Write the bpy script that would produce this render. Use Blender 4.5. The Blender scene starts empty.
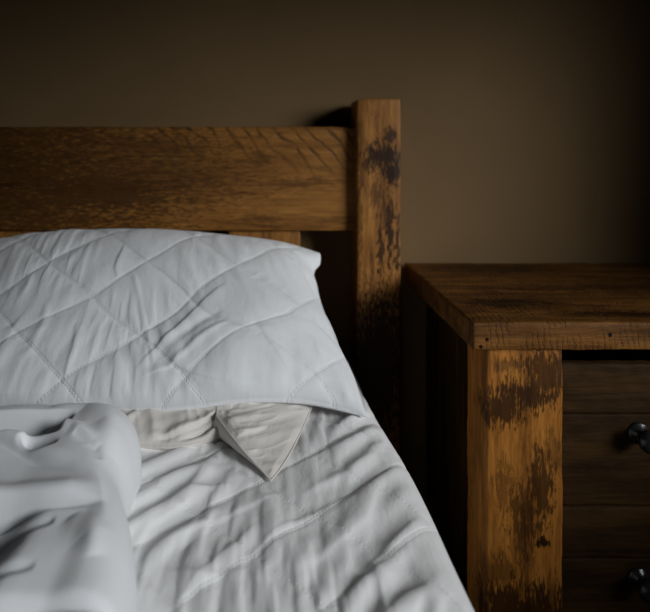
import bpy, bmesh, math
import numpy as np
from mathutils import Vector, Matrix

S = bpy.context.scene
COL = S.collection
ZC = 0.90            # camera height above the floor (m)
WALL_Y = 1.32        # wall behind the headboard

# ------------------------------------------------------------------ camera
cam = bpy.data.cameras.new('camera')
cam.sensor_fit = 'HORIZONTAL'; cam.sensor_width = 36.0
cam.lens = 36.0 * 538.0 / 650.0
cam.shift_x = 51.0 / 650.0
cam.shift_y = -158.0 / 650.0
cam.clip_start = 0.02
cam.dof.use_dof = True
cam.dof.focus_distance = 0.80
cam.dof.aperture_fstop = 3.0
camo = bpy.data.objects.new('camera', cam); COL.objects.link(camo)
camo.location = (0, 0, ZC); camo.rotation_euler = (math.pi / 2, 0, 0)
S.camera = camo

# ------------------------------------------------------------------ light
S.view_settings.view_transform = 'Standard'
S.view_settings.look = 'None'
S.view_settings.exposure = 0.0
S.view_settings.gamma = 1.0
S.view_settings.use_curve_mapping = False
W = bpy.data.worlds.new('room_dusk'); S.world = W; W.use_nodes = True
W.node_tree.nodes['Background'].inputs[0].default_value = (0.80, 0.90, 1.0, 1)
W.node_tree.nodes['Background'].inputs[1].default_value = 0.004


def area(name, loc, target, sx, sy, energy, color, spread):
    l = bpy.data.lights.new(name, 'AREA'); l.shape = 'RECTANGLE'
    l.size = sx; l.size_y = sy; l.energy = energy; l.color = color
    l.spread = math.radians(spread)
    o = bpy.data.objects.new(name, l); COL.objects.link(o)
    o.location = loc
    d = Vector(target) - Vector(loc)
    o.rotation_euler = d.to_track_quat('-Z', 'Y').to_euler()
    return o


# window daylight from the right-hand wall; second is an added fill for the bed
area('window_daylight', (1.42, 0.13, 1.12), (0.26, 1.16, 0.67), 0.75, 0.85, 1.95, (0.97, 0.985, 1.0), 37)
area('bed_fill', (1.36, -0.60, 1.42), (-0.38, 0.62, 0.47), 0.50, 0.60, 2.25, (0.95, 0.98, 1.0), 42)

# ------------------------------------------------------------------ numpy noise


def _hash(ix, iy, iz, seed):
    n = (ix * 374761393 + iy * 668265263 + iz * 2147483647 + seed * 974634777) & 0xffffffff
    n = ((n ^ (n >> 13)) * 1274126177) & 0xffffffff
    n = (n ^ (n >> 16)) & 0xffffffff
    return n.astype(np.float64) / 4294967295.0 * 2 - 1


def noise(x, y, z=0.0, seed=0):
    x = np.asarray(x, float); y = np.asarray(y, float) + 0 * x; z = np.asarray(z, float) + 0 * x
    x = x + 0 * y
    ix = np.floor(x).astype(np.int64); iy = np.floor(y).astype(np.int64); iz = np.floor(z).astype(np.int64)
    fx, fy, fz = x - ix, y - iy, z - iz
    sm = lambda t: t * t * t * (t * (t * 6 - 15) + 10)
    ux, uy, uz = sm(fx), sm(fy), sm(fz)
    r = 0
    for dx in (0, 1):
        for dy in (0, 1):
            for dz in (0, 1):
                w = (ux if dx else 1 - ux) * (uy if dy else 1 - uy) * (uz if dz else 1 - uz)
                r = r + w * _hash(ix + dx, iy + dy, iz + dz, seed)
    return r


def fbm(x, y, seed=0, o=3):
    r = 0; a = 1.0; f = 1.0
    for k in range(o):
        r = r + a * noise(x * f, y * f, 0, seed + 17 * k); a *= 0.5; f *= 2.03
    return r


def ridged(x, y, seed=0, o=2):
    r = 0; a = 1.0; f = 1.0
    for k in range(o):
        r = r + a * (1 - np.abs(noise(x * f, y * f, 0, seed + 31 * k)) * 2.2); a *= 0.5; f *= 1.9
    return r


def sstep(a, b, x):
    t = np.clip((x - a) / (b - a), 0, 1)
    return t * t * (3 - 2 * t)


def smooth_curve(xs, cp):
    """Catmull-Rom through control points cp (n, k); first column is the parameter."""
    cp = np.asarray(cp, float); t = cp[:, 0]; v = cp[:, 1:]
    m = np.gradient(v, t, axis=0)
    xs = np.clip(xs, t[0], t[-1])
    i = np.clip(np.searchsorted(t, xs) - 1, 0, len(t) - 2)
    h = t[i + 1] - t[i]; s = (xs - t[i]) / h
    s = s[:, None]; h = h[:, None]
    return ((2 * s**3 - 3 * s**2 + 1) * v[i] + (s**3 - 2 * s**2 + s) * h * m[i]
            + (-2 * s**3 + 3 * s**2) * v[i + 1] + (s**3 - s**2) * h * m[i + 1])


def crease(X, Y, pts, w, amp, shape='ridge', side=1.0):
    """Height of one fold drawn along a polyline; tapers to nothing at both ends."""
    pts = np.asarray(pts, float)
    seg = np.linalg.norm(np.diff(pts, axis=0), axis=1); L = seg.sum(); acc = 0
    best = np.full(X.shape, 1e9); sd = np.zeros(X.shape); tt = np.zeros(X.shape)
    for k in range(len(pts) - 1):
        a, b = pts[k], pts[k + 1]; d = (b - a) / max(seg[k], 1e-9)
        t = np.clip((X - a[0]) * d[0] + (Y - a[1]) * d[1], 0, seg[k])
        px, py = X - a[0] - t * d[0], Y - a[1] - t * d[1]
        q = np.hypot(px, py)
        m = q < best
        best = np.where(m, q, best); sd = np.where(m, px * -d[1] + py * d[0], sd)
        tt = np.where(m, (acc + t) / L, tt); acc += seg[k]
    tap = np.clip(np.sin(np.clip(tt, 0, 1) * math.pi), 0, 1) ** 0.6
    ww = w * (0.45 + 0.55 * tap)
    if shape == 'ridge':
        return amp * tap * np.exp(-(best / ww) ** 2)
    u = side * sd / ww                      # 'lap': steep on one side, soft on the other
    return amp * tap * np.where(u > 0, np.exp(-(u / 0.45) ** 2), np.exp(-(u / 1.6) ** 2))



# ------------------------------------------------------------------ slack cloth: a sheet with surplus width buckles into folds
def blur(a,k):
    for _ in range(k):
        p=np.pad(a,((1,1),(1,1)),mode='edge')
        a=0.5*a+0.125*(p[2:,1:-1]+p[:-2,1:-1]+p[1:-1,2:]+p[1:-1,:-2])
    return a
def relax_sheet(X,Y,M,seam,P,iters,bend,home,sink,relax=1.3):
    """X,Y grid metres; M: (n,m,3) surplus metric xx,xy,yy; seam 0..1 pull-down; z0 start relief."""
    n,m=X.shape
    P=P.copy(); H=np.stack([X,Y],2).copy()
    offs=[(1,0),(0,1),(1,1),(1,-1)]
    cons=[]
    for di,dj in offs:
        A=(slice(0,n-di), slice(max(0,-dj), m-max(0,dj))); B=(slice(di,n), slice(max(0,dj), m+min(0,dj)))
        e=H[B]-H[A]; mm=0.5*(M[A]+M[B])
        r2=(e**2).sum(2)+mm[...,0]*e[...,0]**2+2*mm[...,1]*e[...,0]*e[...,1]+mm[...,2]*e[...,1]**2
        cons.append((A,B,np.sqrt(r2)))
    cnt=np.zeros((n,m))
    for A,B,r in cons: cnt[A]+=1; cnt[B]+=1
    fac=relax/cnt[...,None]
    edge=np.ones((n,m)); edge[0]=edge[-1]=0; edge[:,0]=edge[:,-1]=0
    V=np.zeros_like(P)
    for it in range(iters):
        Q=P+V*0.85
        acc=np.zeros_like(Q)
        for A,B,r in cons:
            d=Q[B]-Q[A]; L=np.sqrt((d**2).sum(2))
            c=(0.5*(L-r)/L)[...,None]*d
            acc[A]+=c; acc[B]-=c
        Q=Q+acc*fac
        z=Q[...,2]
        z=(1-bend)*z+bend*blur(z,2)
        z=z*(1-sink)*(1-seam)
        z=np.where(z<0,z*0.6,z)
        Q[...,2]=z
        Q[...,:2]+=home*(H-Q[...,:2])
        Q=np.where(edge[...,None]>0,Q,np.concatenate([H,Q[...,2:3]],2))
        V=Q-P; P=Q
    return P


def up2(A):
    B = np.zeros((2 * A.shape[0] - 1,) + A.shape[1:]); B[::2] = A; B[1::2] = .5 * (A[1:] + A[:-1])
    C = np.zeros((B.shape[0], 2 * A.shape[1] - 1) + A.shape[2:]); C[:, ::2] = B; C[:, 1::2] = .5 * (B[:, 1:] + B[:, :-1])
    return C


def seam_distance(u, v, lat, seed=0):
    a, spc, oa, ob = lat
    near = np.full(u.shape, 9.0)
    wob = 0.004 * noise(u * 14, v * 14, 0, seed)
    for sg, off in ((-1, oa), (1, ob)):
        d = u * math.sin(a) + sg * v * math.cos(a) + wob
        near = np.minimum(near, np.abs(d - off - np.round((d - off) / spc) * spc))
    return near


def slack(x0, x1, y0, y1, h, surplus, iso, theta, z0, lat=None, seamk=0.0, bends=(.006, .02, .05), its=(450, 180, 70), sink=.0001):
    """Relief of a slack sheet on [x0,x1]x[y0,y1]; returns a bilinear sampler."""
    xs = np.arange(x0, x1, h); ys = np.arange(y0, y1, h); P = None
    for lv in range(3):
        X, Y = np.meshgrid(xs, ys, indexing='ij')
        e, th = surplus(X, Y), theta(X, Y)
        nx, ny = np.sin(th), -np.cos(th)
        M = np.stack([e * nx * nx + iso, e * nx * ny, e * ny * ny + iso], 2)
        seam = seamk * np.exp(-(seam_distance(X, Y, lat) / .004) ** 2) if lat else 0 * X
        P = np.stack([X, Y, z0(X, Y)], 2) if lv == 0 else up2(P)
        P = relax_sheet(X, Y, M, seam, P, its[lv], bends[lv], .003, sink)
        if lv < 2:
            xs = np.linspace(xs[0], xs[-1], 2 * len(xs) - 1); ys = np.linspace(ys[0], ys[-1], 2 * len(ys) - 1)
    Z = P[..., 2]

    def sample(u, v):
        fu = np.clip((u - xs[0]) / (xs[1] - xs[0]), 0, len(xs) - 1.001); fv = np.clip((v - ys[0]) / (ys[1] - ys[0]), 0, len(ys) - 1.001)
        i, j = fu.astype(int), fv.astype(int); a, b = fu - i, fv - j
        z = (Z[i, j] * (1 - a) + Z[i + 1, j] * a) * (1 - b) + (Z[i, j + 1] * (1 - a) + Z[i + 1, j + 1] * a) * b
        m = 0.03
        return z * sstep(xs[0], xs[0] + m, u) * sstep(xs[-1], xs[-1] - m, u) * sstep(ys[0], ys[0] + m, v) * sstep(ys[-1], ys[-1] - m, v)
    return sample


# ------------------------------------------------------------------ object helpers
def link(o, parent=None):
    COL.objects.link(o)
    if parent is not None:
        o.parent = parent
    return o


def thing(name, label, cat, loc, group=None):
    o = bpy.data.objects.new(name, None); link(o)
    o.empty_display_size = 0.05
    o.location = loc; o['label'] = label; o['category'] = cat
    if group: o['group'] = group
    return o


def tag(o, label, cat, group=None):
    o['label'] = label; o['category'] = cat
    if group: o['group'] = group
    return o


def struct(o):
    o['kind'] = 'structure'
    return o


def mesh_obj(name, verts, faces, mat, parent=None, origin=(0, 0, 0), smooth=True, uv=None):
    me = bpy.data.meshes.new(name)
    v = np.asarray(verts, float) - np.asarray(origin, float)
    me.from_pydata([tuple(p) for p in v.tolist()], [], faces)
    me.update()
    if smooth:
        me.polygons.foreach_set('use_smooth', [True] * len(me.polygons))
    if uv is not None:
        lay = me.uv_layers.new(name='UVMap')
        li = np.zeros(len(me.loops), np.int32); me.loops.foreach_get('vertex_index', li)
        lay.data.foreach_set('uv', np.asarray(uv, float)[li].astype(np.float32).ravel())
    me.materials.append(mat)
    o = bpy.data.objects.new(name, me); link(o, parent)
    if parent is None:
        o.location = origin
    return o


def grid_faces(n, m, off=0, flip=False):
    f = []
    for i in range(n - 1):
        for j in range(m - 1):
            q = [off + i * m + j, off + (i + 1) * m + j, off + (i + 1) * m + j + 1, off + i * m + j + 1]
            f.append(q[::-1] if flip else q)
    return f


def bm_obj(name, bm, mat, parent=None, origin=(0, 0, 0), smooth=True):
    bmesh.ops.recalc_face_normals(bm, faces=bm.faces[:])
    for v in bm.verts:
        v.co -= Vector(origin)
    me = bpy.data.meshes.new(name); bm.to_mesh(me); bm.free()
    if smooth:
        me.polygons.foreach_set('use_smooth', [True] * len(me.polygons))
    me.materials.append(mat)
    o = bpy.data.objects.new(name, me); link(o, parent)
    if parent is None:
        o.location = origin
    return o


def board_bm(x0, x1, y0, y1, z0, z1, bev=0.004, cuts=14, rough=0.0008, seed=0, bm=None):
    """A sawn timber: softened arrises, slightly uneven faces and edges."""
    b = bmesh.new()
    bmesh.ops.create_cube(b, size=1)
    for v in b.verts:
        v.co = Vector(((x0 + x1) / 2 + v.co.x * (x1 - x0), (y0 + y1) / 2 + v.co.y * (y1 - y0),
                       (z0 + z1) / 2 + v.co.z * (z1 - z0)))
    bmesh.ops.bevel(b, geom=b.edges[:], offset=bev, segments=3, profile=0.5, affect='EDGES')
    dims = [x1 - x0, y1 - y0, z1 - z0]; lo = [x0, y0, z0]
    for ax in range(3):
        n = max(1, int(round(cuts * dims[ax] / max(dims))))
        for k in range(1, n):
            no = [0, 0, 0]; no[ax] = 1; co = [0, 0, 0]; co[ax] = lo[ax] + dims[ax] * k / n
            bmesh.ops.bisect_plane(b, geom=b.verts[:] + b.edges[:] + b.faces[:], plane_co=co, plane_no=no)
    b.normal_update()
    P = np.array([v.co[:] for v in b.verts]); N = np.array([v.normal[:] for v in b.verts])
    d = rough * (noise(P[:, 0] * 23, P[:, 1] * 23, P[:, 2] * 23, seed) +
                 0.6 * noise(P[:, 0] * 70, P[:, 1] * 70, P[:, 2] * 70, seed + 5))
    for v, p in zip(b.verts, P + N * d[:, None]):
        v.co = p
    if bm is None:
        return b
    me = bpy.data.meshes.new('tmp'); b.to_mesh(me); b.free(); bm.from_mesh(me); bpy.data.meshes.remove(me)
    return bm


def lathe(bm, prof, origin, axis='-Y', seg=40):
    """Revolve (r, h) about the axis through origin."""
    rings = []
    for r, h in prof:
        ring = []
        for k in range(seg):
            a = 2 * math.pi * k / seg
            ring.append(bm.verts.new((origin[0] + r * math.cos(a), origin[1] - h, origin[2] + r * math.sin(a))))
        rings.append(ring)
    for A, B in zip(rings[:-1], rings[1:]):
        for k in range(seg):
            bm.faces.new((A[k], A[(k + 1) % seg], B[(k + 1) % seg], B[k]))
    bm.faces.new(rings[0]); bm.faces.new(rings[-1])
    return bm


def tube(path, r, seg=8):
    P = np.asarray(path, float); n = len(P)
    T = np.gradient(P, axis=0); T /= np.linalg.norm(T, axis=1)[:, None]
    up = np.tile([0.1, 0.2, 1.0], (n, 1))
    A = np.cross(T, up); A /= np.linalg.norm(A, axis=1)[:, None]; B = np.cross(T, A)
    V = []
    for k in range(seg):
        a = 2 * math.pi * k / seg
        V.append(P + r * (math.cos(a) * A + math.sin(a) * B))
    V = np.stack(V, 1).reshape(-1, 3)
    F = [[i * seg + k, i * seg + (k + 1) % seg, (i + 1) * seg + (k + 1) % seg, (i + 1) * seg + k]
         for i in range(n - 1) for k in range(seg)]
    F.append(list(range(seg))[::-1]); F.append([(n - 1) * seg + k for k in range(seg)])
    return V, F


# ------------------------------------------------------------------ node helpers
class NT:
    def __init__(self, name):
        self.mat = bpy.data.materials.new(name); self.mat.use_nodes = True
        self.t = self.mat.node_tree; self.t.nodes.clear()
        self.out = self.n('ShaderNodeOutputMaterial')
        self.b = self.n('ShaderNodeBsdfPrincipled')
        self.l(self.b.outputs[0], self.out.inputs[0])

    def n(self, t, **kw):
        x = self.t.nodes.new(t)
        for k, v in kw.items(): setattr(x, k, v)
        return x

    def l(self, a, b): self.t.links.new(a, b)

    def put(self, inp, v):
        if isinstance(v, bpy.types.NodeSocket): self.l(v, inp)
        elif v is not None: inp.default_value = v

    def math(self, op, a, b=None, c=None, clamp=False):
        x = self.n('ShaderNodeMath', operation=op, use_clamp=clamp)
        for i, v in enumerate((a, b, c)):
            if v is not None: self.put(x.inputs[i], v)
        return x.outputs[0]

    def vmath(self, op, a, b=None):
        x = self.n('ShaderNodeVectorMath', operation=op)
        self.put(x.inputs[0], a)
        if b is not None: self.put(x.inputs[1], b)
        return x.outputs['Value'] if op in ('LENGTH', 'DOT_PRODUCT', 'DISTANCE') else x.outputs[0]

    def noise(self, vec, scale=1.0, detail=3.0, rough=0.5, dist=0.0):
        x = self.n('ShaderNodeTexNoise'); self.l(vec, x.inputs['Vector'])
        x.inputs['Scale'].default_value = scale; x.inputs['Detail'].default_value = detail
        x.inputs['Roughness'].default_value = rough; x.inputs['Distortion'].default_value = dist
        return x.outputs[0]

    def ramp(self, f, stops):
        x = self.n('ShaderNodeValToRGB'); self.put(x.inputs[0], f)
        e = x.color_ramp.elements
        while len(e) < len(stops): e.new(0.5)
        for el, (p, c) in zip(e, stops):
            el.position = p; el.color = (c[0], c[1], c[2], 1) if len(c) == 3 else c
        return x.outputs[0]

    def rng(self, v, a, b, c=0.0, d=1.0):
        x = self.n('ShaderNodeMapRange', interpolation_type='SMOOTHSTEP'); self.put(x.inputs[0], v)
        x.inputs[1].default_value = a; x.inputs[2].default_value = b
        x.inputs[3].default_value = c; x.inputs[4].default_value = d
        return x.outputs[0]

    def mix(self, f, a, b, mode='MIX'):
        x = self.n('ShaderNodeMix', data_type='RGBA', blend_type=mode)
        self.put(x.inputs[0], f)
        for i, v in ((6, a), (7, b)):
            if isinstance(v, bpy.types.NodeSocket): self.l(v, x.inputs[i])
            else: x.inputs[i].default_value = (v[0], v[1], v[2], 1)
        return x.outputs[2]

    def mapping(self, vec, scale=(1, 1, 1), loc=(0, 0, 0), rot=(0, 0, 0)):
        x = self.n('ShaderNodeMapping'); self.l(vec, x.inputs[0])
        x.inputs['Location'].default_value = loc; x.inputs['Rotation'].default_value = rot
        x.inputs['Scale'].default_value = scale
        return x.outputs[0]

    def bump(self, h, strength, dist, normal=None):
        x = self.n('ShaderNodeBump'); x.inputs['Strength'].default_value = strength
        x.inputs['Distance'].default_value = dist; self.l(h, x.inputs['Height'])
        if normal is not None: self.l(normal, x.inputs['Normal'])
        return x.outputs[0]


def wood(name, axis, root, light, mid, dark, stains_and_shade=(), speck=0.5, seed=0.0, rough=0.5, saw=0.0, holes=(), bump=0.5, kerf=0.0, spec=0.17):
    """Waxed, hand-distressed pine. stains: (centre xyz in the room, radii xyz, strength), with the thing's origin root."""
    m = NT(name)
    co = m.n('ShaderNodeTexCoord').outputs['Object']
    sc = [1.0, 1.0, 1.0]; sc['xyz'.index(axis)] = 0.09
    base = m.mapping(co, scale=sc, loc=(seed, seed * 0.7, seed * 1.3))
    wob = m.noise(m.mapping(co, scale=(2.5, 2.5, 2.5), loc=(seed, 2, 5)), 1.0, 2)
    g1 = m.noise(base, 34, 5, 0.6, 0.6)                         # growth figure
    g2 = m.noise(base, 190, 3, 0.65)                            # fine grain
    fine = [1.0, 1.0, 1.0]; fine['xyz'.index(axis)] = 0.22
    sp = m.noise(m.mapping(co, scale=fine, loc=(seed * 2, 1, seed)), 260, 3, 0.7)   # open pores that hold wax
    big = m.noise(m.mapping(co, scale=[s * 0.5 + 0.5 * (s == 1) + 0.2 for s in sc], loc=(seed * 3, 4, 1)), 9, 4, 0.6, 0.8)
    f = m.math('ADD', m.math('MULTIPLY', g1, 0.65), m.math('MULTIPLY', g2, 0.35))
    col = m.ramp(f, [(0.34, dark), (0.47, mid), (0.62, light)])
    # worn wax patches
    patch = m.rng(big, 0.50, 0.66)
    pores = m.rng(sp, 0.46, 0.60)
    dk = m.math('MULTIPLY', m.math('MULTIPLY', patch, m.math('MULTIPLY_ADD', pores, 0.75, 0.25)), speck, clamp=True)
    wv = m.vmath('SUBTRACT', m.n('ShaderNodeTexNoise').outputs[1], (0.5, 0.5, 0.5))
    nz = wv.node.inputs[0].links[0].from_node
    m.l(co, nz.inputs['Vector']); nz.inputs['Scale'].default_value = 38; nz.inputs['Detail'].default_value = 4
    cw = m.vmath('ADD', co, m.vmath('MULTIPLY', wv, (0.035, 0.035, 0.035)))
    grit = m.math('ADD', m.math('MULTIPLY_ADD', sp, 2.6, -1.3), m.math('MULTIPLY_ADD', g1, 1.0, -0.5))
    for c, r, st in stains_and_shade:
        cl = [c[i] - root[i] for i in range(3)]
        d = m.vmath('LENGTH', m.vmath('DIVIDE', m.vmath('SUBTRACT', cw, tuple(cl)), tuple(r)))
        k = m.math('ADD', m.math('SUBTRACT', 1.35, d), m.math('MULTIPLY', grit, 1.3))
        k = m.math('MULTIPLY', m.rng(k, 0.15, 0.80), st)
        dk = m.math('MAXIMUM', dk, k)
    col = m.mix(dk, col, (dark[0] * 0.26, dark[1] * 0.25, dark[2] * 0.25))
    h = m.math('ADD', m.math('MULTIPLY', g2, 0.5), m.math('MULTIPLY', sp, 0.5))
    if saw:                                                     # diagonal rough-sawn strokes
        w = m.n('ShaderNodeTexWave', wave_type='BANDS', bands_direction='X')
        m.l(m.mapping(co, rot=(0, math.radians(42), 0), scale=(1, 1, 1)), w.inputs[0])
        w.inputs['Scale'].default_value = 11; w.inputs['Distortion'].default_value = 5.0
        w.inputs['Detail'].default_value = 2; w.inputs['Detail Scale'].default_value = 1.5
        sz = m.n('ShaderNodeSeparateXYZ'); m.l(co, sz.inputs[0])
        ms = m.math('MULTIPLY', m.rng(w.outputs[1], 0.0, 0.25, 1.0, 0.0), m.rng(wob, 0.44, 0.6))
        ms = m.math('MULTIPLY', ms, m.rng(sz.outputs[2], 0.80, 0.90))
        ms = m.math('MULTIPLY', ms, m.rng(g1, 0.35, 0.6))
        col = m.mix(m.math('MULTIPLY', ms, saw), col, (dark[0] * 0.5, dark[1] * 0.5, dark[2] * 0.5))
        h = m.math('SUBTRACT', h, m.math('MULTIPLY', ms, 0.6))
    if kerf:                                                    # ragged band-saw ridges across the plank
        w = m.n('ShaderNodeTexWave', wave_type='BANDS', bands_direction='X')
        m.l(m.mapping(co, rot=(0, math.radians(8), math.radians(5))), w.inputs[0])
        w.inputs['Scale'].default_value = 34; w.inputs['Distortion'].default_value = 5.0
        w.inputs['Detail'].default_value = 4; w.inputs['Detail Scale'].default_value = 2.5
        kk = m.math('MULTIPLY', m.rng(w.outputs[1], 0.0, 0.55, 1.0, 0.0), m.rng(m.noise(co, 30, 3), 0.40, 0.62))
        col = m.mix(m.math('MULTIPLY', kk, kerf), col, (dark[0] * 0.6, dark[1] * 0.55, dark[2] * 0.5))
        h = m.math('SUBTRACT', h, m.math('MULTIPLY', kk, 0.9 * kerf))
    for c, r in holes:
        cl = [c[i] - root[i] for i in range(3)]
        d = m.vmath('LENGTH', m.vmath('SUBTRACT', co, tuple(cl)))
        k = m.rng(d, r * 0.6, r * 1.2, 1.0, 0.0)
        col = m.mix(k, col, (0.006, 0.004, 0.003))
        h = m.math('SUBTRACT', h, m.math('MULTIPLY', k, 2.0))
    m.l(col, m.b.inputs['Base Color'])
    rr = m.math('MULTIPLY_ADD', sp, 0.25, rough - 0.12)
    m.l(rr, m.b.inputs['Roughness'])
    m.b.inputs['Specular IOR Level'].default_value = spec
    m.l(m.bump(h, bump, 0.0025), m.b.inputs['Normal'])
    return m.mat


def cloth(name, color, lattice=None, stitch=0.0, crinkle=0.38):
    """Cotton; lattice = (angle, spacing, offset_a, offset_b) of the quilting seams in UV metres."""
    m = NT(name)
    tc = m.n('ShaderNodeTexCoord'); uv = tc.outputs['UV']
    m.b.inputs['Base Color'].default_value = (*color, 1)
    m.b.inputs['Roughness'].default_value = 0.95
    m.b.inputs['Specular IOR Level'].default_value = 0.10
    m.b.inputs['Sheen Weight'].default_value = 0.12
    m.b.inputs['Sheen Roughness'].default_value = 0.5
    n1 = m.noise(uv, 900, 2, 0.6)
    n2 = m.noise(m.mapping(uv, scale=(1.0, 0.45, 1)), 75, 3, 0.55, 0.4)
    nrm = m.bump(n1, 0.12, 0.0006)
    nrm = m.bump(n2, crinkle, 0.003, nrm)
    if lattice:
        a, spc, oa, ob = lattice
        s = m.n('ShaderNodeSeparateXYZ'); m.l(uv, s.inputs[0])
        wob = m.math('MULTIPLY', m.math('SUBTRACT', m.noise(uv, 16, 2), 0.5), 0.006)
        tot = None; colf = None
        for sg, off in ((-1, oa), (1, ob)):
            d = m.math('ADD', m.math('MULTIPLY', s.outputs[0], math.sin(a)), m.math('MULTIPLY', s.outputs[1], sg * math.cos(a)))
            q = m.math('ADD', m.math('MULTIPLY', s.outputs[0], math.cos(a)), m.math('MULTIPLY', s.outputs[1], -sg * math.sin(a)))
            d = m.math('ADD', m.math('DIVIDE', m.math('SUBTRACT', m.math('ADD', d, wob), off), spc), 0.5)
            fr = m.math('MULTIPLY', m.math('ABSOLUTE', m.math('SUBTRACT', m.math('FRACT', d), 0.5)), spc)   # metres from seam
            line = m.rng(fr, 0.0006, 0.0021, 1.0, 0.0)
            dash = m.rng(m.math('SINE', m.math('MULTIPLY', q, 2 * math.pi / 0.0052)), -0.5, 0.1)
            groove = m.rng(fr, 0.0008, 0.0045, -0.7, 0.0)
            hh = m.math('ADD', groove, m.math('MULTIPLY', m.math('MULTIPLY', line, dash), 0.9))
            tot = hh if tot is None else m.math('ADD', tot, hh)
        nrm = m.bump(tot, stitch, 0.0016, nrm)
    m.l(nrm, m.b.inputs['Normal'])
    return m.mat


def plaster(name, color, rough=0.85):
    m = NT(name)
    co = m.n('ShaderNodeTexCoord').outputs['Object']
    n = m.noise(co, 2.2, 4, 0.6); n2 = m.noise(co, 260, 3, 0.6)
    m.l(m.mix(m.rng(n, 0.3, 0.7), [c * 0.92 for c in color], [c * 1.07 for c in color]), m.b.inputs['Base Color'])
    m.b.inputs['Roughness'].default_value = rough
    m.b.inputs['Specular IOR Level'].default_value = 0.2
    m.l(m.bump(n2, 0.12, 0.001), m.b.inputs['Normal'])
    return m.mat


LIGHT, MID, DARK = (0.36, 0.165, 0.036), (0.22, 0.092, 0.020), (0.075, 0.030, 0.008)

M_wall = plaster('brown_wall_paint', (0.165, 0.104, 0.047))
M_white_wall = plaster('pale_window_paint', (0.4, 0.38, 0.35))

# ------------------------------------------------------------------ room shell
b = bmesh.new(); board = board_bm
struct(bm_obj('wall_back', board(-1.7, 1.50, WALL_Y, WALL_Y + 0.1, 0, 2.45, 0.001, 4, 0), M_wall, smooth=False))
fm = wood('dark_floorboards', 'y', (0, 0, 0), (0.06, 0.032, 0.014), (0.035, 0.018, 0.008), (0.015, 0.008, 0.004), seed=8, rough=0.6)
struct(bm_obj('floor', board(-1.7, 1.50, -1.6, WALL_Y + 0.1, -0.1, 0, 0.001, 4, 0), fm, smooth=False))
wr = bmesh.new()
for q in ((-1.6, -1.0, 0, 2.45), (0.58, WALL_Y, 0, 2.45), (-1.0, 0.58, 0, 0.68), (-1.0, 0.58, 1.80, 2.45)):
    board_bm(1.40, 1.50, q[0], q[1], q[2], q[3], 0.001, 2, 0, bm=wr)
struct(bm_obj('wall_right', wr, M_wall, smooth=False))
wf = bmesh.new()
for q in ((-1.0, -0.96, 0.68, 1.80), (0.54, 0.58, 0.68, 1.80), (-0.27, -0.23, 0.72, 1.76), (-0.96, 0.54, 0.68, 0.72), (-0.96, 0.54, 1.76, 1.80)):
    board_bm(1.44, 1.49, q[0], q[1], q[2], q[3], 0.003, 2, 0, bm=wf)
struct(bm_obj('window_1', wf, M_white_wall, smooth=False))
wl = bmesh.new()
board_bm(-1.8, -1.7, -1.6, WALL_Y, 0, 2.45, 0.001, 2, 0, bm=wl)
struct(bm_obj('wall_left', wl, M_wall, smooth=False))

# ------------------------------------------------------------------ bed frame
BR = (-0.53, 1.25, 0.0)
bed = thing('bed_frame', 'rustic dark-waxed pine headboard with square end post and wide top rail behind the pillows', 'bed', BR)
M_post = wood('post_pine', 'z', BR, (0.40, 0.185, 0.042), (0.25, 0.105, 0.023), DARK,
              stains_and_shade=[((0.245, 1.20, 0.880), (0.055, 0.07, 0.036), 0.97), ((0.266, 1.20, 0.848), (0.034, 0.06, 0.036), 1.0),
                      ((0.256, 1.20, 0.930), (0.020, 0.05, 0.022), 0.9), ((0.205, 1.20, 0.865), (0.02, 0.05, 0.012), 0.7),
                      ((0.250, 1.20, 0.76), (0.026, 0.05, 0.055), 0.6), ((0.225, 1.20, 0.80), (0.012, 0.05, 0.04), 0.6),
                      ((0.258, 1.20, 0.71), (0.009, 0.05, 0.10), 0.95), ((0.238, 1.20, 0.68), (0.007, 0.05, 0.08), 0.9),
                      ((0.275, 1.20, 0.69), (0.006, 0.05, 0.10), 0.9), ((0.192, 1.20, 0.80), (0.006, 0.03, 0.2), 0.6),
                      ((0.235, 1.20, 0.41), (0.11, 0.14, 0.20), 0.97)],  # last patch: dark wax that also paints in the nightstand's shade
              speck=0.6, seed=1.0)
M_rail = wood('rail_pine', 'x', BR, (0.30, 0.135, 0.030), (0.19, 0.080, 0.017), DARK,
              stains_and_shade=[((-0.33, 1.228, 0.83), (0.30, 0.06, 0.09), 0.55), ((-0.85, 1.228, 0.83), (0.55, 0.06, 0.16), 0.85), ((-0.40, 1.228, 0.80), (0.24, 0.06, 0.06), 0.8), ((-0.70, 1.228, 0.84), (0.50, 0.07, 0.30), 0.72), ((-0.30, 1.228, 0.90), (0.20, 0.06, 0.04), 0.5),  # left-end patches paint in the light falling off along the rail
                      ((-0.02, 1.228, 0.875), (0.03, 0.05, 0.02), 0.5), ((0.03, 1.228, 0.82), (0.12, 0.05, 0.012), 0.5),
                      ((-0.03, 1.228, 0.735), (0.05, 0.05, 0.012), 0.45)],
              speck=0.45, seed=2.3, saw=0.75)
M_slat = wood('slat_pine', 'z', BR, (0.33, 0.15, 0.034), (0.2, 0.085, 0.018), DARK, speck=0.4, seed=3.1)
for x0 in (0.185, -1.345):
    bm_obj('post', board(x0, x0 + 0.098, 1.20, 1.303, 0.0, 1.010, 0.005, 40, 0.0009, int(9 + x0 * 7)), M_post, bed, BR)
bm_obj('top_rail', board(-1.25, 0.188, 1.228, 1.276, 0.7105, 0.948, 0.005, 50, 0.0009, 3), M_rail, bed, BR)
bm_obj('bottom_rail', board(-1.25, 0.188, 1.232, 1.272, 0.22, 0.36, 0.005, 30, 0.0009, 4), M_rail, bed, BR)
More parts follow.
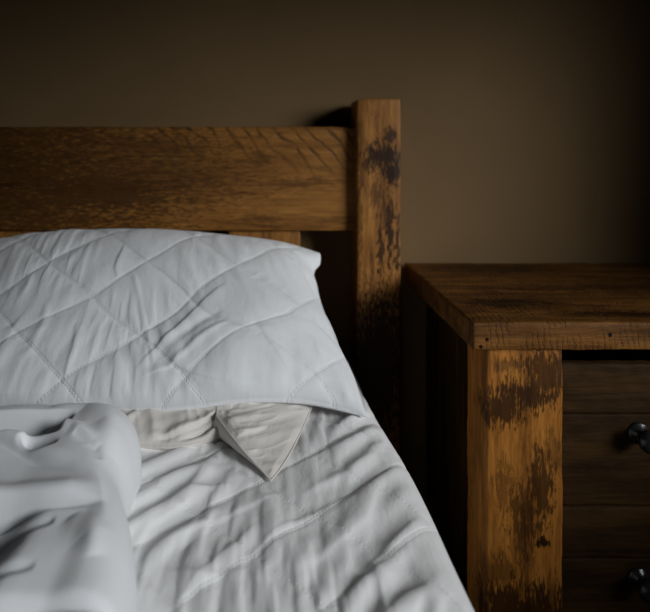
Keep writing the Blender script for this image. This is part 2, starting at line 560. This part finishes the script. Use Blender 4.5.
for k in range(5):
    x1 = 0.060 - k * 0.272
    bm_obj('slat', board(x1 - 0.165, x1, 1.240, 1.262, 0.355, 0.713, 0.003, 16, 0.0008, 20 + k), M_slat, bed, BR)
for x0 in (0.150, -1.29):
    bm_obj('side_rail', board(x0, x0 + 0.035, -0.45, 1.203, 0.16, 0.30, 0.004, 20, 0.0008, 31), M_rail, bed, BR)

# ------------------------------------------------------------------ cloth materials
QA = math.radians(42)
QL = (QA, 0.098, -0.355 + 0.098 * 3, 0.522)
M_quilt = cloth('quilted_cotton', (0.75, 0.75, 0.745), QL, 0.38)
SHAM = (math.radians(45), 0.130, -0.414, -0.085)
M_sham = cloth('quilted_pillow_cotton', (0.615, 0.63, 0.64), SHAM, 0.5)
M_under = cloth('plain_cream_cotton', (0.60, 0.57, 0.535))
M_duvet = cloth('plain_white_cotton', (0.70, 0.71, 0.725), crinkle=0.1)
M_matt = cloth('mattress_ticking', (0.7, 0.69, 0.66))


def lattice_relief(u, v, a, spc, oa, ob, puff, groove, pucker, seed):
    """Padding between quilting seams, grooves along them, little gathers across them."""
    wob = 0.005 * noise(u * 14, v * 14, 0, seed)
    D = np.zeros_like(u); P = np.zeros_like(u)
    near = np.full(u.shape, 9.0)
    for sg, off in ((-1, oa), (1, ob)):
        d = u * math.sin(a) + sg * v * math.cos(a) + wob
        q = u * math.cos(a) - sg * v * math.sin(a)
        k = np.round((d - off) / spc)
        e = np.abs(d - off - k * spc)
        near = np.minimum(near, e)
        g = noise(q * 95, k * 3.7, 0, seed + 3) + 0.6 * noise(q * 190, k * 3.7, 0, seed + 4)
        env = 0.35 + 0.65 * np.clip(noise(q * 11, k * 9.1, 0, seed + 6) + 0.35, 0, 1)
        P += pucker * g * env * np.exp(-(e / 0.014) ** 2)
        D -= groove * np.exp(-(e / 0.0035) ** 2)
    return D + P + puff * (1 - np.exp(-(near / 0.022) ** 2))


# ------------------------------------------------------------------ mattress
MT = (-0.56, 0.40, 0.30)
mb = board(-1.28, 0.150, -0.40, 1.19, 0.30, 0.437, 0.03, 6, 0.0)
tag(bm_obj('mattress', mb, M_matt, None, MT), 'pale mattress hidden under the white quilt', 'mattress')

# ------------------------------------------------------------------ quilt over the mattress
QZ = 0.45


def quilt():
    r = 0.05; ns_top, ns_arc, ns_side, nt = 360, 34, 60, 330
    Y = np.linspace(0.20, 1.185, nt)
    edge = smooth_curve(Y, [(0.10, .218), (0.45, .214), (0.548, .212), (.608, .210), (.693, .2085), (.793, .203),
                            (.896, .190), (1.003, .180), (1.2, .172)])[:, 0]
    cols = []; uvs = []
    x_left = -0.80
    for i, s in enumerate(np.linspace(0, 1, ns_top) ** 0.9):
        X = x_left + s * (edge - r - x_left)
        cols.append(np.stack([X, Y, np.full(nt, QZ)], 1)); uvs.append(np.stack([X, Y], 1))
    for i in range(1, ns_arc + 1):
        th = i / ns_arc * math.radians(80)
        X = edge - r + r * math.sin(th)
        cols.append(np.stack([X, Y, np.full(nt, QZ - r * (1 - math.cos(th)))], 1))
        uvs.append(np.stack([edge - r + r * th, Y], 1))
    last = cols[-1].copy(); ul = uvs[-1].copy()
    for i in range(1, ns_side + 1):
        s = i / ns_side; dz = 0.32 * s
        fl = 0.030 * sstep(0, 0.6, s) * np.ones(nt)
        fold = 0.010 * sstep(0.1, 1, s) * np.sin(Y * 34 + 1.2 * noise(Y * 5, 0 * Y, 0, 3))
        p = last.copy(); p[:, 0] += fl + fold; p[:, 2] -= dz
        cols.append(p); uvs.append(ul + np.array([dz, 0]))
    P = np.array(cols); U = np.array(uvs)
    n, m = P.shape[:2]
    x, y = U[..., 0], U[..., 1]
    seam_on = sstep(0.225, 0.195, x)
    D = lattice_relief(x, y, *QL, 0.0005, 0.0007, 0.0007, 11) * seam_on

    def start(X, Y):
        q = .003 + .002 * noise(X * 40, Y * 22, 0, 7) + .003 * noise(X * 18, Y * 11, 0, 8)
        for pts, wd, am, sh, sd in QUILT_FOLDS:
            q = q + 0.9 * crease(X, Y, pts, wd, am, sh, sd)
        return np.maximum(q, 0)
    f = slack(-0.36, 0.275, 0.38, 1.04, 0.0090,
              lambda X, Y: 0.24 * np.clip(.75 + .6 * noise(X * 8, Y * 8, 0, 4), .35, 1.3), 0.035,
              lambda X, Y: math.radians(66) + .75 * noise(X * 6, Y * 6, 0, 2), start, QL, 0.0006)
    D += 1.1 * f(x, y) * sstep(0.200, 0.130, x)
    for pts, wd, am, sh, sd in QUILT_FOLDS:
        D += sstep(0.205, 0.16, x) * 0.24 * crease(x, y, pts, wd * 0.9, am, sh, sd)
    D += 0.004 * noise(x * 7, y * 7, 0, 63) * sstep(0.22, 0.1, x)
    # pressed down under the pillows
    D -= 0.006 * sstep(0.80, 0.92, y) * sstep(0.2, 0.1, x)
    Pu = np.gradient(P, axis=0); Pv = np.gradient(P, axis=1)
    N = np.cross(Pu, Pv); N /= np.linalg.norm(N, axis=2)[..., None] + 1e-12
    Q = P + N * D[..., None]
    verts = Q.reshape(-1, 3)
    org = (-0.30, 0.60, QZ)
    o = mesh_obj('quilt', verts, grid_faces(n, m), M_quilt, None, org, uv=U.reshape(-1, 2))
    md = o.modifiers.new('thickness', 'SOLIDIFY'); md.thickness = 0.006; md.offset = -1
    return o


# folds in metres on the bed top: points, width, height, profile, steep side
QUILT_FOLDS = [
    ([(0.066, .528), (0.105, .575), (0.150, .625), (0.185, .665)], 0.011, 0.010, 'lap', 1),
    ([(0.020, .565), (0.060, .600), (0.110, .648), (0.140, .720)], 0.012, 0.008, 'lap', -1),
    ([(-0.046, .572), (0.02, .640), (0.10, .695), (0.182, .768)], 0.009, 0.007, 'lap', 1),
    ([(0.03, .69), (0.09, .735), (0.15, .79)], 0.008, 0.007, 'ridge', 1),
    ([(0.05, .78), (0.10, .81), (0.16, .86)], 0.008, 0.006, 'lap', 1),
    ([(0.09, .86), (0.14, .90), (0.17, .93)], 0.008, 0.005, 'ridge', 1),
    ([(-0.02, .70), (0.0, .655), (0.0, .60), (-0.02, .55)], 0.014, 0.007, 'ridge', 1),
    ([(0.05, .66), (0.055, .61), (0.045, .56), (0.03, .52)], 0.013, -0.007, 'ridge', 1),
    ([(0.10, .60), (0.11, .56), (0.11, .52), (0.10, .49)], 0.012, 0.007, 'lap', -1),
    ([(0.15, .62), (0.155, .58), (0.16, .53), (0.15, .49)], 0.010, 0.006, 'ridge', 1),
    ([(-0.10, .52), (-0.075, .56), (-0.045, .60), (-0.02, .64)], 0.010, 0.008, 'lap', 1),
    ([(-0.13, .60), (-0.09, .63), (-0.04, .665), (0.01, .70)], 0.008, 0.006, 'lap', -1),
    ([(-0.16, .64), (-0.135, .675), (-0.11, .70), (-0.05, .715)], 0.012, 0.009, 'lap', 1),
    ([(-0.17, .71), (-0.13, .74), (-0.07, .745), (-0.01, .72)], 0.013, 0.007, 'ridge', 1),
    ([(-0.145, .70), (-0.135, .66), (-0.14, .62)], 0.012, -0.010, 'ridge', 1),
    ([(-0.09, .60), (-0.08, .565), (-0.09, .53)], 0.011, 0.007, 'ridge', 1),
    ([(-0.05, .56), (-0.05, .53), (-0.06, .49)], 0.010, -0.007, 'ridge', 1),
    ([(-0.12, .575), (-0.075, .555), (-0.03, .57)], 0.008, 0.006, 'lap', 1),
]
tag(quilt(), 'white diamond-stitched quilt with rumpled folds covering the mattress', 'quilt')


# ------------------------------------------------------------------ pillows
def coons(top, bot, left, right, n, m):
    """Each curve: list of (t, x, y, z). Returns grid (n along u, m along v) from top (v=0) to bottom (v=1)."""
    u = np.linspace(0, 1, n); v = np.linspace(0, 1, m)
    T, B = smooth_curve(u, top), smooth_curve(u, bot)
    L, R = smooth_curve(v, left), smooth_curve(v, right)
    uu, vv = u[:, None, None], v[None, :, None]
    S1 = (1 - vv) * T[:, None] + vv * B[:, None]
    S2 = (1 - uu) * L[None] + uu * R[None]
    S3 = (1 - uu) * (1 - vv) * T[0] + uu * (1 - vv) * T[-1] + (1 - uu) * vv * B[0] + uu * vv * B[-1]
    return S1 + S2 - S3, np.broadcast_to(u[:, None], (n, m)), np.broadcast_to(v[None], (n, m))


def stuffed(name, P, U, V, up, down, relief, mat, parent=None, origin=(0, 0, 0), uv=None, zmin=None):
    """Close a seam-bounded patch into a stuffed shape: 'up' and 'down' are inflation fields."""
    Pu = np.gradient(P, axis=0); Pv = np.gradient(P, axis=1)
    N = np.cross(Pv, Pu); N /= np.linalg.norm(N, axis=2)[..., None] + 1e-12
    if N[..., 2].mean() < 0: N = -N
    A = P + N * (up)[..., None]
    Au = np.gradient(A, axis=0); Av = np.gradient(A, axis=1)
    NA = np.cross(Av, Au); NA /= np.linalg.norm(NA, axis=2)[..., None] + 1e-12
    NA = np.where((NA[..., 2:3].mean() < 0), -NA, NA)
    A = A + NA * relief[..., None]
    Bt = P - N * (down)[..., None]
    if zmin is not None:
        Bt[..., 2] = np.maximum(Bt[..., 2], zmin)
    n, m = P.shape[:2]
    verts = np.concatenate([A.reshape(-1, 3), Bt.reshape(-1, 3)])
    fl = np.mean(np.cross(A[1, 0] - A[0, 0], A[0, 1] - A[0, 0])[2]) < 0
    F = grid_faces(n, m, 0, fl) + grid_faces(n, m, n * m, not fl)
    o = n * m
    loop = [(i, 0) for i in range(n)] + [(n - 1, j) for j in range(1, m)] + \
           [(i, m - 1) for i in range(n - 2, -1, -1)] + [(0, j) for j in range(m - 2, 0, -1)]
    idx = [i * m + j for i, j in loop]
    for a, c in zip(idx, idx[1:] + idx[:1]):
        F.append([a, a + o, c + o, c] if fl else [a, c, c + o, a + o])
    uvv = None
    if uv is not None:
        uvv = np.concatenate([uv.reshape(-1, 2)] * 2)
    return mesh_obj(name, verts, F, mat, parent, origin, uv=uvv), A


def z(q): return ZC + q


# --- top pillow, tipped against the headboard
PG = 'bed pillows'
PL = (-0.22, 1.0, 0.55)


def top_pillow():
    n, m = 420, 300
    top = [(0, -.62, 1.175, z(-.205)), (.2, -.47, 1.185, z(-.187)), (.45, -.28, 1.19, z(-.181)), (.7, -.10, 1.19, z(-.193)),
           (.86, .02, 1.185, z(-.207)), (.95, .072, 1.175, z(-.220)), (1, .100, 1.165, z(-.228))]
    bot = [(0, -.62, .86, z(-.424)), (.25, -.438, .858, z(-.421)), (.5, -.222, .858, z(-.420)), (.6, -.150, .860, z(-.418)),
           (.74, -.042, .868, z(-.409)), (.85, .056, .882, z(-.418)), (.94, .1245, .886, z(-.435)), (1, .153, .882, z(-.4425))]
    left = [(0, -.62, 1.175, z(-.205)), (.5, -.60, 1.02, z(-.325)), (1, -.62, .86, z(-.424))]
    right = [(0, .100, 1.165, z(-.228)), (.03, .1010, 1.162, z(-.240)), (.055, .0985, 1.156, z(-.2505)), (.085, .0890, 1.148, z(-.259)), (.2, .0900, 1.11, z(-.290)), (.42, .105, 1.045, z(-.343)),
             (.56, .121, 1.00, z(-.376)), (.60, .1245, .99, z(-.385)), (.8, .140, .945, z(-.414)), (1, .153, .882, z(-.4425))]
    P, U, V = coons(top, bot, left, right, n, m)
    au, av = np.abs(2 * U - 1), 2 * V - 1
    prof = np.clip(1 - au ** 6, 0, 1) ** 0.55 * np.clip(1 - np.abs(av) ** 3.0, 0, 1) ** 0.56
    up = 0.063 * prof * (1 + 0.10 * noise(U * 4, V * 3, 0, 5))
    down = 0.045 * prof
    # material coordinates in metres (x along the pillow, y down the face)
    mx = -0.62 + U * 0.74; my = V * 0.45
    inner = np.clip(np.minimum(1 - au, 1 - np.abs(av)) / 0.08, 0, 1)
    D = lattice_relief(mx, my, *SHAM, 0.0012, 0.0007, 0.0006, 71)
    leftish = sstep(0.05, -0.20, mx)

    def start(X, Y):
        return .0025 + .0016 * noise(X * 44, Y * 9, 0, 73) + .0018 * noise(X * 20, Y * 8, 0, 74)
    f = slack(-0.63, 0.13, -0.01, 0.46, 0.009,
              lambda X, Y: 0.17 * np.clip(.65 + .7 * noise(X * 7, Y * 7, 0, 75) + .35 * sstep(.25, .42, Y), .15, 1.3) * (0.25 + 0.75 * sstep(.06, -.18, X)),
              0.02, lambda X, Y: math.radians(84) - .5 * sstep(-.25, 0, X) + .45 * noise(X * 5, Y * 5, 0, 76), start, SHAM, 0.010)
    D += 0.8 * f(mx, my)
    D += 0.0035 * noise(mx * 8, my * 8, 0, 79)
    # gathers running in from the front edge and towards the corner
    D += 0.0016 * noise(mx * 58, my * 3.0, 0, 81) * sstep(0.30, 0.45, my)
    D += 0.0016 * noise((mx - 0.15) / (0.6 - my + 0.02) * 9, my * 3, 0, 83) * sstep(0.3, 0.44, my) * sstep(-0.1, 0.1, mx)
    for pts, wd, am, sh, sd in PILLOW_FOLDS:
        D += 0.42 * crease(mx, my, pts, wd, am, sh, sd)
    D *= inner
    uv = np.stack([mx, my], 2)
    o, A = stuffed('pillow', P, U, V, up, down, D, M_sham, None, PL, uv)
    return o


# (x, y) metres on the pillow face
PILLOW_FOLDS = [
    ([(-.31, .085), (-.312, .12), (-.318, .16), (-.312, .19)], 0.007, 0.006, 'lap', 1),
    ([(-.285, .17), (-.265, .25), (-.245, .33), (-.225, .39)], 0.006, 0.006, 'ridge', 1),
    ([(-.25, .40), (-.215, .34), (-.16, .26), (-.10, .20)], 0.013, 0.009, 'lap', -1),
    ([(-.225, .385), (-.19, .33), (-.145, .29), (-.11, .26)], 0.012, -0.008, 'ridge', 1),
    ([(-.20, .40), (-.15, .345), (-.10, .30)], 0.009, 0.007, 'ridge', 1),
    ([(-.24, .41), (-.19, .395), (-.13, .42), (-.10, .43)], 0.008, 0.006, 'lap', 1),
    ([(-.42, .25), (-.41, .31), (-.415, .38)], 0.008, 0.006, 'ridge', 1),
    ([(-.455, .28), (-.46, .34), (-.455, .41)], 0.008, 0.005, 'ridge', 1),
    ([(-.36, .30), (-.35, .36), (-.352, .42)], 0.007, 0.005, 'lap', 1),
    ([(-.48, .14), (-.47, .20), (-.475, .25)], 0.008, 0.004, 'ridge', 1),
    ([(.02, .33), (.028, .37), (.035, .42)], 0.006, 0.004, 'ridge', 1),
    ([(-.06, .30), (-.045, .36), (-.02, .42)], 0.008, 0.004, 'lap', 1),
    ([(.07, .36), (.095, .385), (.10, .42)], 0.009, -0.005, 'ridge', 1),
    ([(.04, .04), (.065, .06), (.085, .10)], 0.007, 0.004, 'ridge', 1),
    ([(.02, .06), (.055, .075), (.08, .085)], 0.006, -0.003, 'ridge', 1),
]
tp = tag(top_pillow(), 'large white diamond-stitched pillow leaning against the wooden headboard', 'pillow', PG)

# --- lower pillow: stuffed front edge, its loose pointed corner and the piping round that corner
LP = (-0.25, 0.95, 0.46)
low = thing('pillow', 'cream plain pillow squashed beneath the big quilted pillow, pointed corner sticking out', 'pillow', LP, PG)


def low_pillow():
    n, m = 220, 150
    top = [(0, -.62, 1.15, z(-.426)), (.5, -.33, 1.15, z(-.425)), (1, -.03, 1.13, z(-.428))]
    bot = [(0, -.62, 0.798, z(-.441)), (.4, -.36, 0.796, z(-.441)), (.7, -.20, 0.796, z(-.441)), (.86, -.125, 0.801, z(-.442)),
           (.95, -.085, .826, z(-.441)), (1, -.060, .85, z(-.436))]
    left = [(0, -.62, 1.15, z(-.426)), (1, -.62, 0.798, z(-.441))]
    right = [(0, -.03, 1.13, z(-.428)), (.5, -.018, .98, z(-.430)), (.8, -.030, .895, z(-.433)), (1, -.060, .85, z(-.436))]
    P, U, V = coons(top, bot, left, right, n, m)
    au, av = np.abs(2 * U - 1), np.abs(2 * V - 1)
    prof = np.clip(1 - au ** 7, 0, 1) ** 0.6 * np.clip(1 - av ** 4, 0, 1) ** 0.55
    up = 0.019 * prof; down = 0.03 * prof
    mx = -0.62 + U * 0.6; my = V * 0.36
    D = 0.004 * noise(mx * 20 + my * 12, my * 12, 0, 91) + 0.002 * ridged(mx * 28 - my * 16, my * 9, 92, 2)
    for pts, wd, am, sh, sd in ([([(-.20, .36), (-.13, .33), (-.06, .27)], .011, .008, 'lap', 1),
                                 ([(-.14, .36), (-.09, .34), (-.045, .29)], .008, -.007, 'ridge', 1),
                                 ([(-.24, .35), (-.24, .32), (-.235, .29)], .008, .006, 'ridge', 1)]):
        D += crease(mx, my, pts, wd, am, sh, sd)
    D *= np.clip(np.minimum(1 - au, 1 - av) / 0.08, 0, 1)
    stuffed('cushion', P, U, V, up, down, D, M_under, low, LP, np.stack([mx, my], 2), zmin=0.4445)
    # loose corner of the case
    n, m = 130, 130
    bot = [(0, -.090, .838, z(-.417)), (.45, -.049, .770, z(-.4275)), (.8, -.018, .738, z(-.4415)), (1, -.004, .722, z(-.4470))]
    right = [(0, .070, .935, z(-.437)), (.4, .046, .845, z(-.439)), (.8, .012, .752, z(-.4445)), (1, -.004, .722, z(-.4470))]
    top = [(0, -.10, .955, z(-.428)), (1, .070, .935, z(-.437))]
    left = [(0, -.10, .955, z(-.428)), (1, -.090, .838, z(-.417))]
    P, U, V = coons(top, bot, left, right, n, m)
    # seam side stands up a little; the underside turns back in below it
    sU = np.clip(1 - U, 0, 1); sV = np.clip(1 - V, 0, 1)
    up = 0.022 * np.clip(sU * 1.3, 0, 1) ** 0.6 * np.clip(sV * 1.3, 0, 1) ** 0.6 * (np.clip(U * 4 + 0.3, 0, 1))
    tipf = np.clip(1 - U, 0, 1) ** 0.7
    down = 0.030 * tipf * np.clip(sV * 8, 0, 1) ** 0.5
    mx = U * 0.17; my = V * 0.2
    D = 0.0022 * noise(mx * 30 + my * 30, my * 10, 0, 95) + 0.0016 * ridged(mx * 36 + my * 30, my * 14, 96, 2)
    for pts, wd, am, sh, sd in ([([(.03, .19), (.055, .15), (.09, .10)], .008, .005, 'ridge', 1),
                                 ([(.06, .195), (.08, .16), (.11, .12)], .007, .004, 'lap', 1),
                                 ([(.015, .17), (.03, .13), (.05, .09)], .007, -.004, 'ridge', 1)]):
        D += crease(mx, my, pts, wd, am, sh, sd)
    D *= np.clip(np.minimum(np.minimum(U, sU), sV) / 0.08, 0, 1)
    o, A = stuffed('pillowcase_corner', P, U, V, up, down, D, M_under, low, LP, np.stack([mx, my], 2), zmin=0.4460)
    for path in (smooth_curve(np.linspace(0, 1, 60), bot), smooth_curve(np.linspace(0.1, 1, 60), right)):
        vv, ff = tube(path + np.array([0, 0, 0.0006]), 0.0013)
        mesh_obj('piping', vv, ff, M_under, low, LP, uv=vv[:, :2])


low_pillow()

# ------------------------------------------------------------------ duvet thrown over the near side
DV = (-0.55, 0.55, 0.45)


def duvet():
    n, m = 330, 330
    # plan outline: right edge position for each Y
    q = np.linspace(0, 1, m); Y = 0.17 + 0.622 * q
    p = np.linspace(0, 1, n)
    edge = smooth_curve(Y, [(.10, -.085), (.40, -.105), (.522, -.124), (.57, -.142), (.617, -.1640), (.68, -.166), (.72, -.1685), (.76, -.185),
                            (.79, -.215), (.815, -.25)])[:, 0]
    s = 1 - (1 - p) ** 1.6
    X = -1.0 + s[:, None] * (edge[None] + 1.0)
    YY = np.broadcast_to(Y[None], (n, m))
    dx = (edge[None] - X)
    rim = np.clip(1 - np.clip(1 - dx / 0.055, 0, 1) ** 2.2, 0, 1) ** 0.5
    db = 0.788 - YY
    rim = rim * np.clip(1 - np.clip(1 - db / 0.06, 0, 1) ** 2.2, 0, 1) ** 0.5
    H0 = smooth_curve(Y, [(.1, .085), (.35, .090), (.50, .090), (.58, .094), (.66, .098), (.73, .094), (.81, .085)])[:, 0]
    H = np.broadcast_to(H0[None], (n, m)).copy()
    H += 0.004 * noise(X * 7, YY * 7, 0, 101) + 0.002 * noise(X * 17, YY * 17, 0, 102)
    # the top fold: its hem runs from far left down towards the right flank
    hem = smooth_curve(X.ravel(), [(-1.0, .72), (-.45, .685), (-.338, .660), (-.267, .619), (-.2214, .596), (-.186, .566),
                                   (-.165, .52), (-.10, .44)])[:, 0].reshape(X.shape)
    H -= 0.006 * sstep(-.215, -.285, X) * sstep(0.003, -0.005, YY - hem) * sstep(-.150, -.20, X)
    H += 0.004 * np.exp(-((YY - hem - 0.012) / 0.012) ** 2) * sstep(-.16, -.2, X)
    # the second layer's hem, nearly straight across
    h2 = .554 + 0.004 * noise(X * 18, 0 * X, 0, 103)
    H -= (0.004 + 0.022 * sstep(-.225, -.28, X)) * sstep(0.003, -0.005, YY - h2) * sstep(-.165, -.19, X)
    H += 0.008 * np.exp(-((YY - h2 - 0.012) / 0.014) ** 2) * sstep(-.17, -.22, X)
    hmask = sstep(-.20, -.27, X)
    H -= 0.005 * np.exp(-((YY - hem + 0.003) / 0.006) ** 2) * hmask
    H -= 0.020 * np.exp(-((YY - h2 + 0.003) / 0.0045) ** 2) * sstep(-.17, -.26, X)
    # the open roll: hollow behind the top hem
    H *= 1 + 0.05 * sstep(-.255, -.30, X) * sstep(.665, .69, YY)
    H -= 0.060 * sstep(-.262, -.292, X) * sstep(.666, .676, YY) * sstep(.722, .704, YY)
    for pts, wd, am, sh, sd in DUVET_FOLDS:
        H += crease(X, YY, pts, wd, am, sh, sd)
    f = slack(-0.62, -0.06, 0.30, 0.84, 0.014, lambda X, Y: 0.10 * np.clip(.7 + .8 * noise(X * 7, Y * 7, 0, 106), .1, 1.4), 0.03,
              lambda X, Y: math.radians(20) + .9 * noise(X * 4, Y * 4, 0, 107), lambda X, Y: .005 + .005 * noise(X * 22, Y * 22, 0, 108))
    H += 0.22 * f(X, YY)
    Z = QZ - 0.002 + H * rim
    # bulging flank: the edge tucks in under the swell
    tuck = 0.010 * np.clip(1 - dx / 0.05, 0, 1) * (1 - rim)
    Xs = X - tuck
    top = np.stack([Xs, YY, Z], 2)
    bot = np.stack([Xs, YY, np.full_like(Z, QZ - 0.001)], 2)
    verts = np.concatenate([top.reshape(-1, 3), bot.reshape(-1, 3)])
    F = grid_faces(n, m) + grid_faces(n, m, n * m, True)
    o = n * m
    loop = [(i, 0) for i in range(n)] + [(n - 1, j) for j in range(1, m)] + \
           [(i, m - 1) for i in range(n - 2, -1, -1)] + [(0, j) for j in range(m - 2, 0, -1)]
    idx = [i * m + j for i, j in loop]
    for a, c in zip(idx, idx[1:] + idx[:1]):
        F.append([a, a + o, c + o, c])
    uv = np.concatenate([np.stack([X, YY], 2).reshape(-1, 2)] * 2)
    return mesh_obj('duvet', verts, F, M_duvet, None, DV, uv=uv)


DUVET_FOLDS = [
    ([(-.31, .662), (-.285, .648), (-.262, .640)], 0.009, -0.028, 'ridge', 1),
    ([(-.36, .697), (-.30, .692), (-.25, .675), (-.21, .64)], 0.010, 0.010, 'ridge', 1),
    ([(-.30, .74), (-.25, .735), (-.21, .70), (-.185, .64)], 0.020, 0.008, 'ridge', 1),
    ([(-.245, .66), (-.22, .645), (-.20, .62)], 0.008, -0.006, 'ridge', 1),
    ([(-.36, .522), (-.27, .520), (-.215, .527)], 0.008, -0.013, 'ridge', 1),
    ([(-.36, .498), (-.27, .500), (-.235, .505)], 0.007, -0.011, 'ridge', 1),
    ([(-.36, .462), (-.26, .462), (-.21, .470)], 0.008, -0.012, 'ridge', 1),
    ([(-.34, .425), (-.24, .423), (-.17, .432), (-.12, .436)], 0.009, -0.013, 'ridge', 1),
    ([(-.20, .53), (-.17, .505), (-.16, .48)], 0.014, 0.006, 'ridge', 1),
]
tag(duvet(), 'crumpled plain white duvet heaped over the near left side of the bed', 'duvet')

# ------------------------------------------------------------------ nightstand
NR = (0.608, 1.09, 0.0)
ns = thing('nightstand', 'chunky waxed pine bedside cabinet with two drawers beside the bed post', 'nightstand', NR)
NX0, NX1 = 0.316, 0.900
M_top = wood('cabinet_top_pine', 'x', NR, (0.19, 0.080, 0.016), (0.10, 0.040, 0.008), (0.036, 0.0145, 0.004),
             stains_and_shade=[((0.42, 0.97, 0.622), (0.095, 0.035, 0.05), 0.85), ((0.60, 0.90, 0.622), (0.12, 0.018, 0.05), 0.8),
                     ((0.50, 1.24, 0.622), (0.17, 0.05, 0.05), 0.7), ((0.75, 1.08, 0.622), (0.2, 0.07, 0.05), 0.6),
                     ((0.55, 1.06, 0.622), (0.12, 0.015, 0.05), 0.5)],
             speck=0.75, seed=4.2, rough=0.55, bump=0.8, kerf=0.32, spec=0.12,
             holes=[((0.338, .855, 0.595), .003), ((0.328, .855, 0.584), .003), ((0.533, .855, 0.603), .0035)])
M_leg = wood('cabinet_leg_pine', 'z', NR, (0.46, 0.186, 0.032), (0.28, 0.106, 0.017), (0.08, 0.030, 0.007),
             stains_and_shade=[((0.365, .868, 0.478), (0.045, 0.05, 0.030), 0.9), ((0.40, .868, 0.50), (0.05, 0.05, 0.026), 0.92),
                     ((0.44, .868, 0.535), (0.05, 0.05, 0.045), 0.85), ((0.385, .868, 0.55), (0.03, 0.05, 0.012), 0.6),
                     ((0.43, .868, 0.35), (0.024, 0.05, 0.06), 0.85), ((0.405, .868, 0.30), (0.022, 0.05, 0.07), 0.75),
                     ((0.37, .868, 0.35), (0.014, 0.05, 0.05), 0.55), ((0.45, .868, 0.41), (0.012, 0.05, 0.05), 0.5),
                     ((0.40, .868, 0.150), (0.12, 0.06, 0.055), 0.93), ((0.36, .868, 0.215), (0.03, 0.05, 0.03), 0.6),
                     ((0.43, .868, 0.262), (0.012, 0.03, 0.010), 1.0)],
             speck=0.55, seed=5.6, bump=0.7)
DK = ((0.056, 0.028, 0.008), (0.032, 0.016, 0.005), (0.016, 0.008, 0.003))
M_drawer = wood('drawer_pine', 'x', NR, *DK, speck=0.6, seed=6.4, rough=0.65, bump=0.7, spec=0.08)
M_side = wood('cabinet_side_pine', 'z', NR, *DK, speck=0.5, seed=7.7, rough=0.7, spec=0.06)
mk = NT('cast_iron'); mk.b.inputs['Base Color'].default_value = (0.045, 0.045, 0.045, 1)
mk.b.inputs['Metallic'].default_value = 0.6; mk.b.inputs['Roughness'].default_value = 0.22
_c = mk.n('ShaderNodeTexCoord').outputs['Object']
mk.l(mk.bump(mk.noise(_c, 160, 3), 0.25, 0.002), mk.b.inputs['Normal'])
M_iron = mk.mat

bm_obj('tabletop', board(NX0, NX1, .855, 1.300, .578, .622, 0.0035, 60, 0.0013, 41), M_top, ns, NR)
LX = (0.3437, 0.4660)
for (xa, xb) in (LX, (NX0 + NX1 - LX[1], NX0 + NX1 - LX[0])):
    bm_obj('leg', board(xa, xb, .868, .958, 0, .579, 0.003, 50, 0.0009, int(xa * 90)), M_leg, ns, NR)
    bm_obj('leg', board(xa + (.05 if xa < .5 else -.05), xb + (.05 if xa < .5 else -.05), 1.198, 1.288, 0, .577, 0.003, 20, 0.0009, int(xa * 70)), M_leg, ns, NR)
for xs in (LX[0] + 0.020, NX0 + NX1 - LX[0] - 0.042):
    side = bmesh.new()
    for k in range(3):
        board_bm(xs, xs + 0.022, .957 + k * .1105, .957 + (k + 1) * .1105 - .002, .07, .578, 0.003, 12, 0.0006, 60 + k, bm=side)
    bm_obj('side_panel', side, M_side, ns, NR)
bm_obj('back_panel', board(LX[1] - .02, NX0 + NX1 - LX[1] + .02, 1.262, 1.276, .07, .578, 0.002, 8, 0.0005, 66), M_side, ns, NR)
bm_obj('bottom_rail', board(LX[1] - .005, NX0 + NX1 - LX[1] + .005, .884, .92, .030, .066, 0.003, 16, 0.0008, 67), M_drawer, ns, NR)
bm_obj('divider_rail', board(LX[1] - .005, NX0 + NX1 - LX[1] + .005, .905, .935, .296, .320, 0.002, 16, 0.0006, 68), M_side, ns, NR)


def drawer(z0, z1, seed):
    bm = bmesh.new()
    h = (z1 - z0)
    board_bm(LX[1] + .003, NX0 + NX1 - LX[1] - .003, .886, .906, z0, z0 + h * 0.645, 0.003, 40, 0.0010, seed, bm=bm)
    board_bm(LX[1] + .003, NX0 + NX1 - LX[1] - .003, .8865, .906, z0 + h * 0.648, z1, 0.0035, 40, 0.0014, seed + 1, bm=bm)
    # drawer box behind the front
    board_bm(LX[1] + .01, LX[1] + .024, .905, 1.22, z0 + .012, z1 - .03, 0.001, 2, 0, bm=bm)
    board_bm(NX0 + NX1 - LX[1] - .024, NX0 + NX1 - LX[1] - .01, .905, 1.22, z0 + .012, z1 - .03, 0.001, 2, 0, bm=bm)
    board_bm(LX[1] + .01, NX0 + NX1 - LX[1] - .01, .905, 1.22, z0 + .008, z0 + .016, 0.001, 2, 0, bm=bm)
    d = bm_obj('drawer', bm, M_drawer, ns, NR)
    k = bmesh.new()
    c = (0.600, .8865, (z0 + z1) / 2 + 0.004)
    lathe(k, [(0.002, -.001), (.017, -.001), (.0185, .002), (.016, .005), (.009, .007), (.0075, .012), (.0085, .016), (.0155, .021),
              (.0185, .027), (.0175, .033), (.012, .038), (.002, .0395)], c)
    ko = bm_obj('knob', k, M_iron, d, NR)
    ko['label'] = 'round black iron knob'
    return d


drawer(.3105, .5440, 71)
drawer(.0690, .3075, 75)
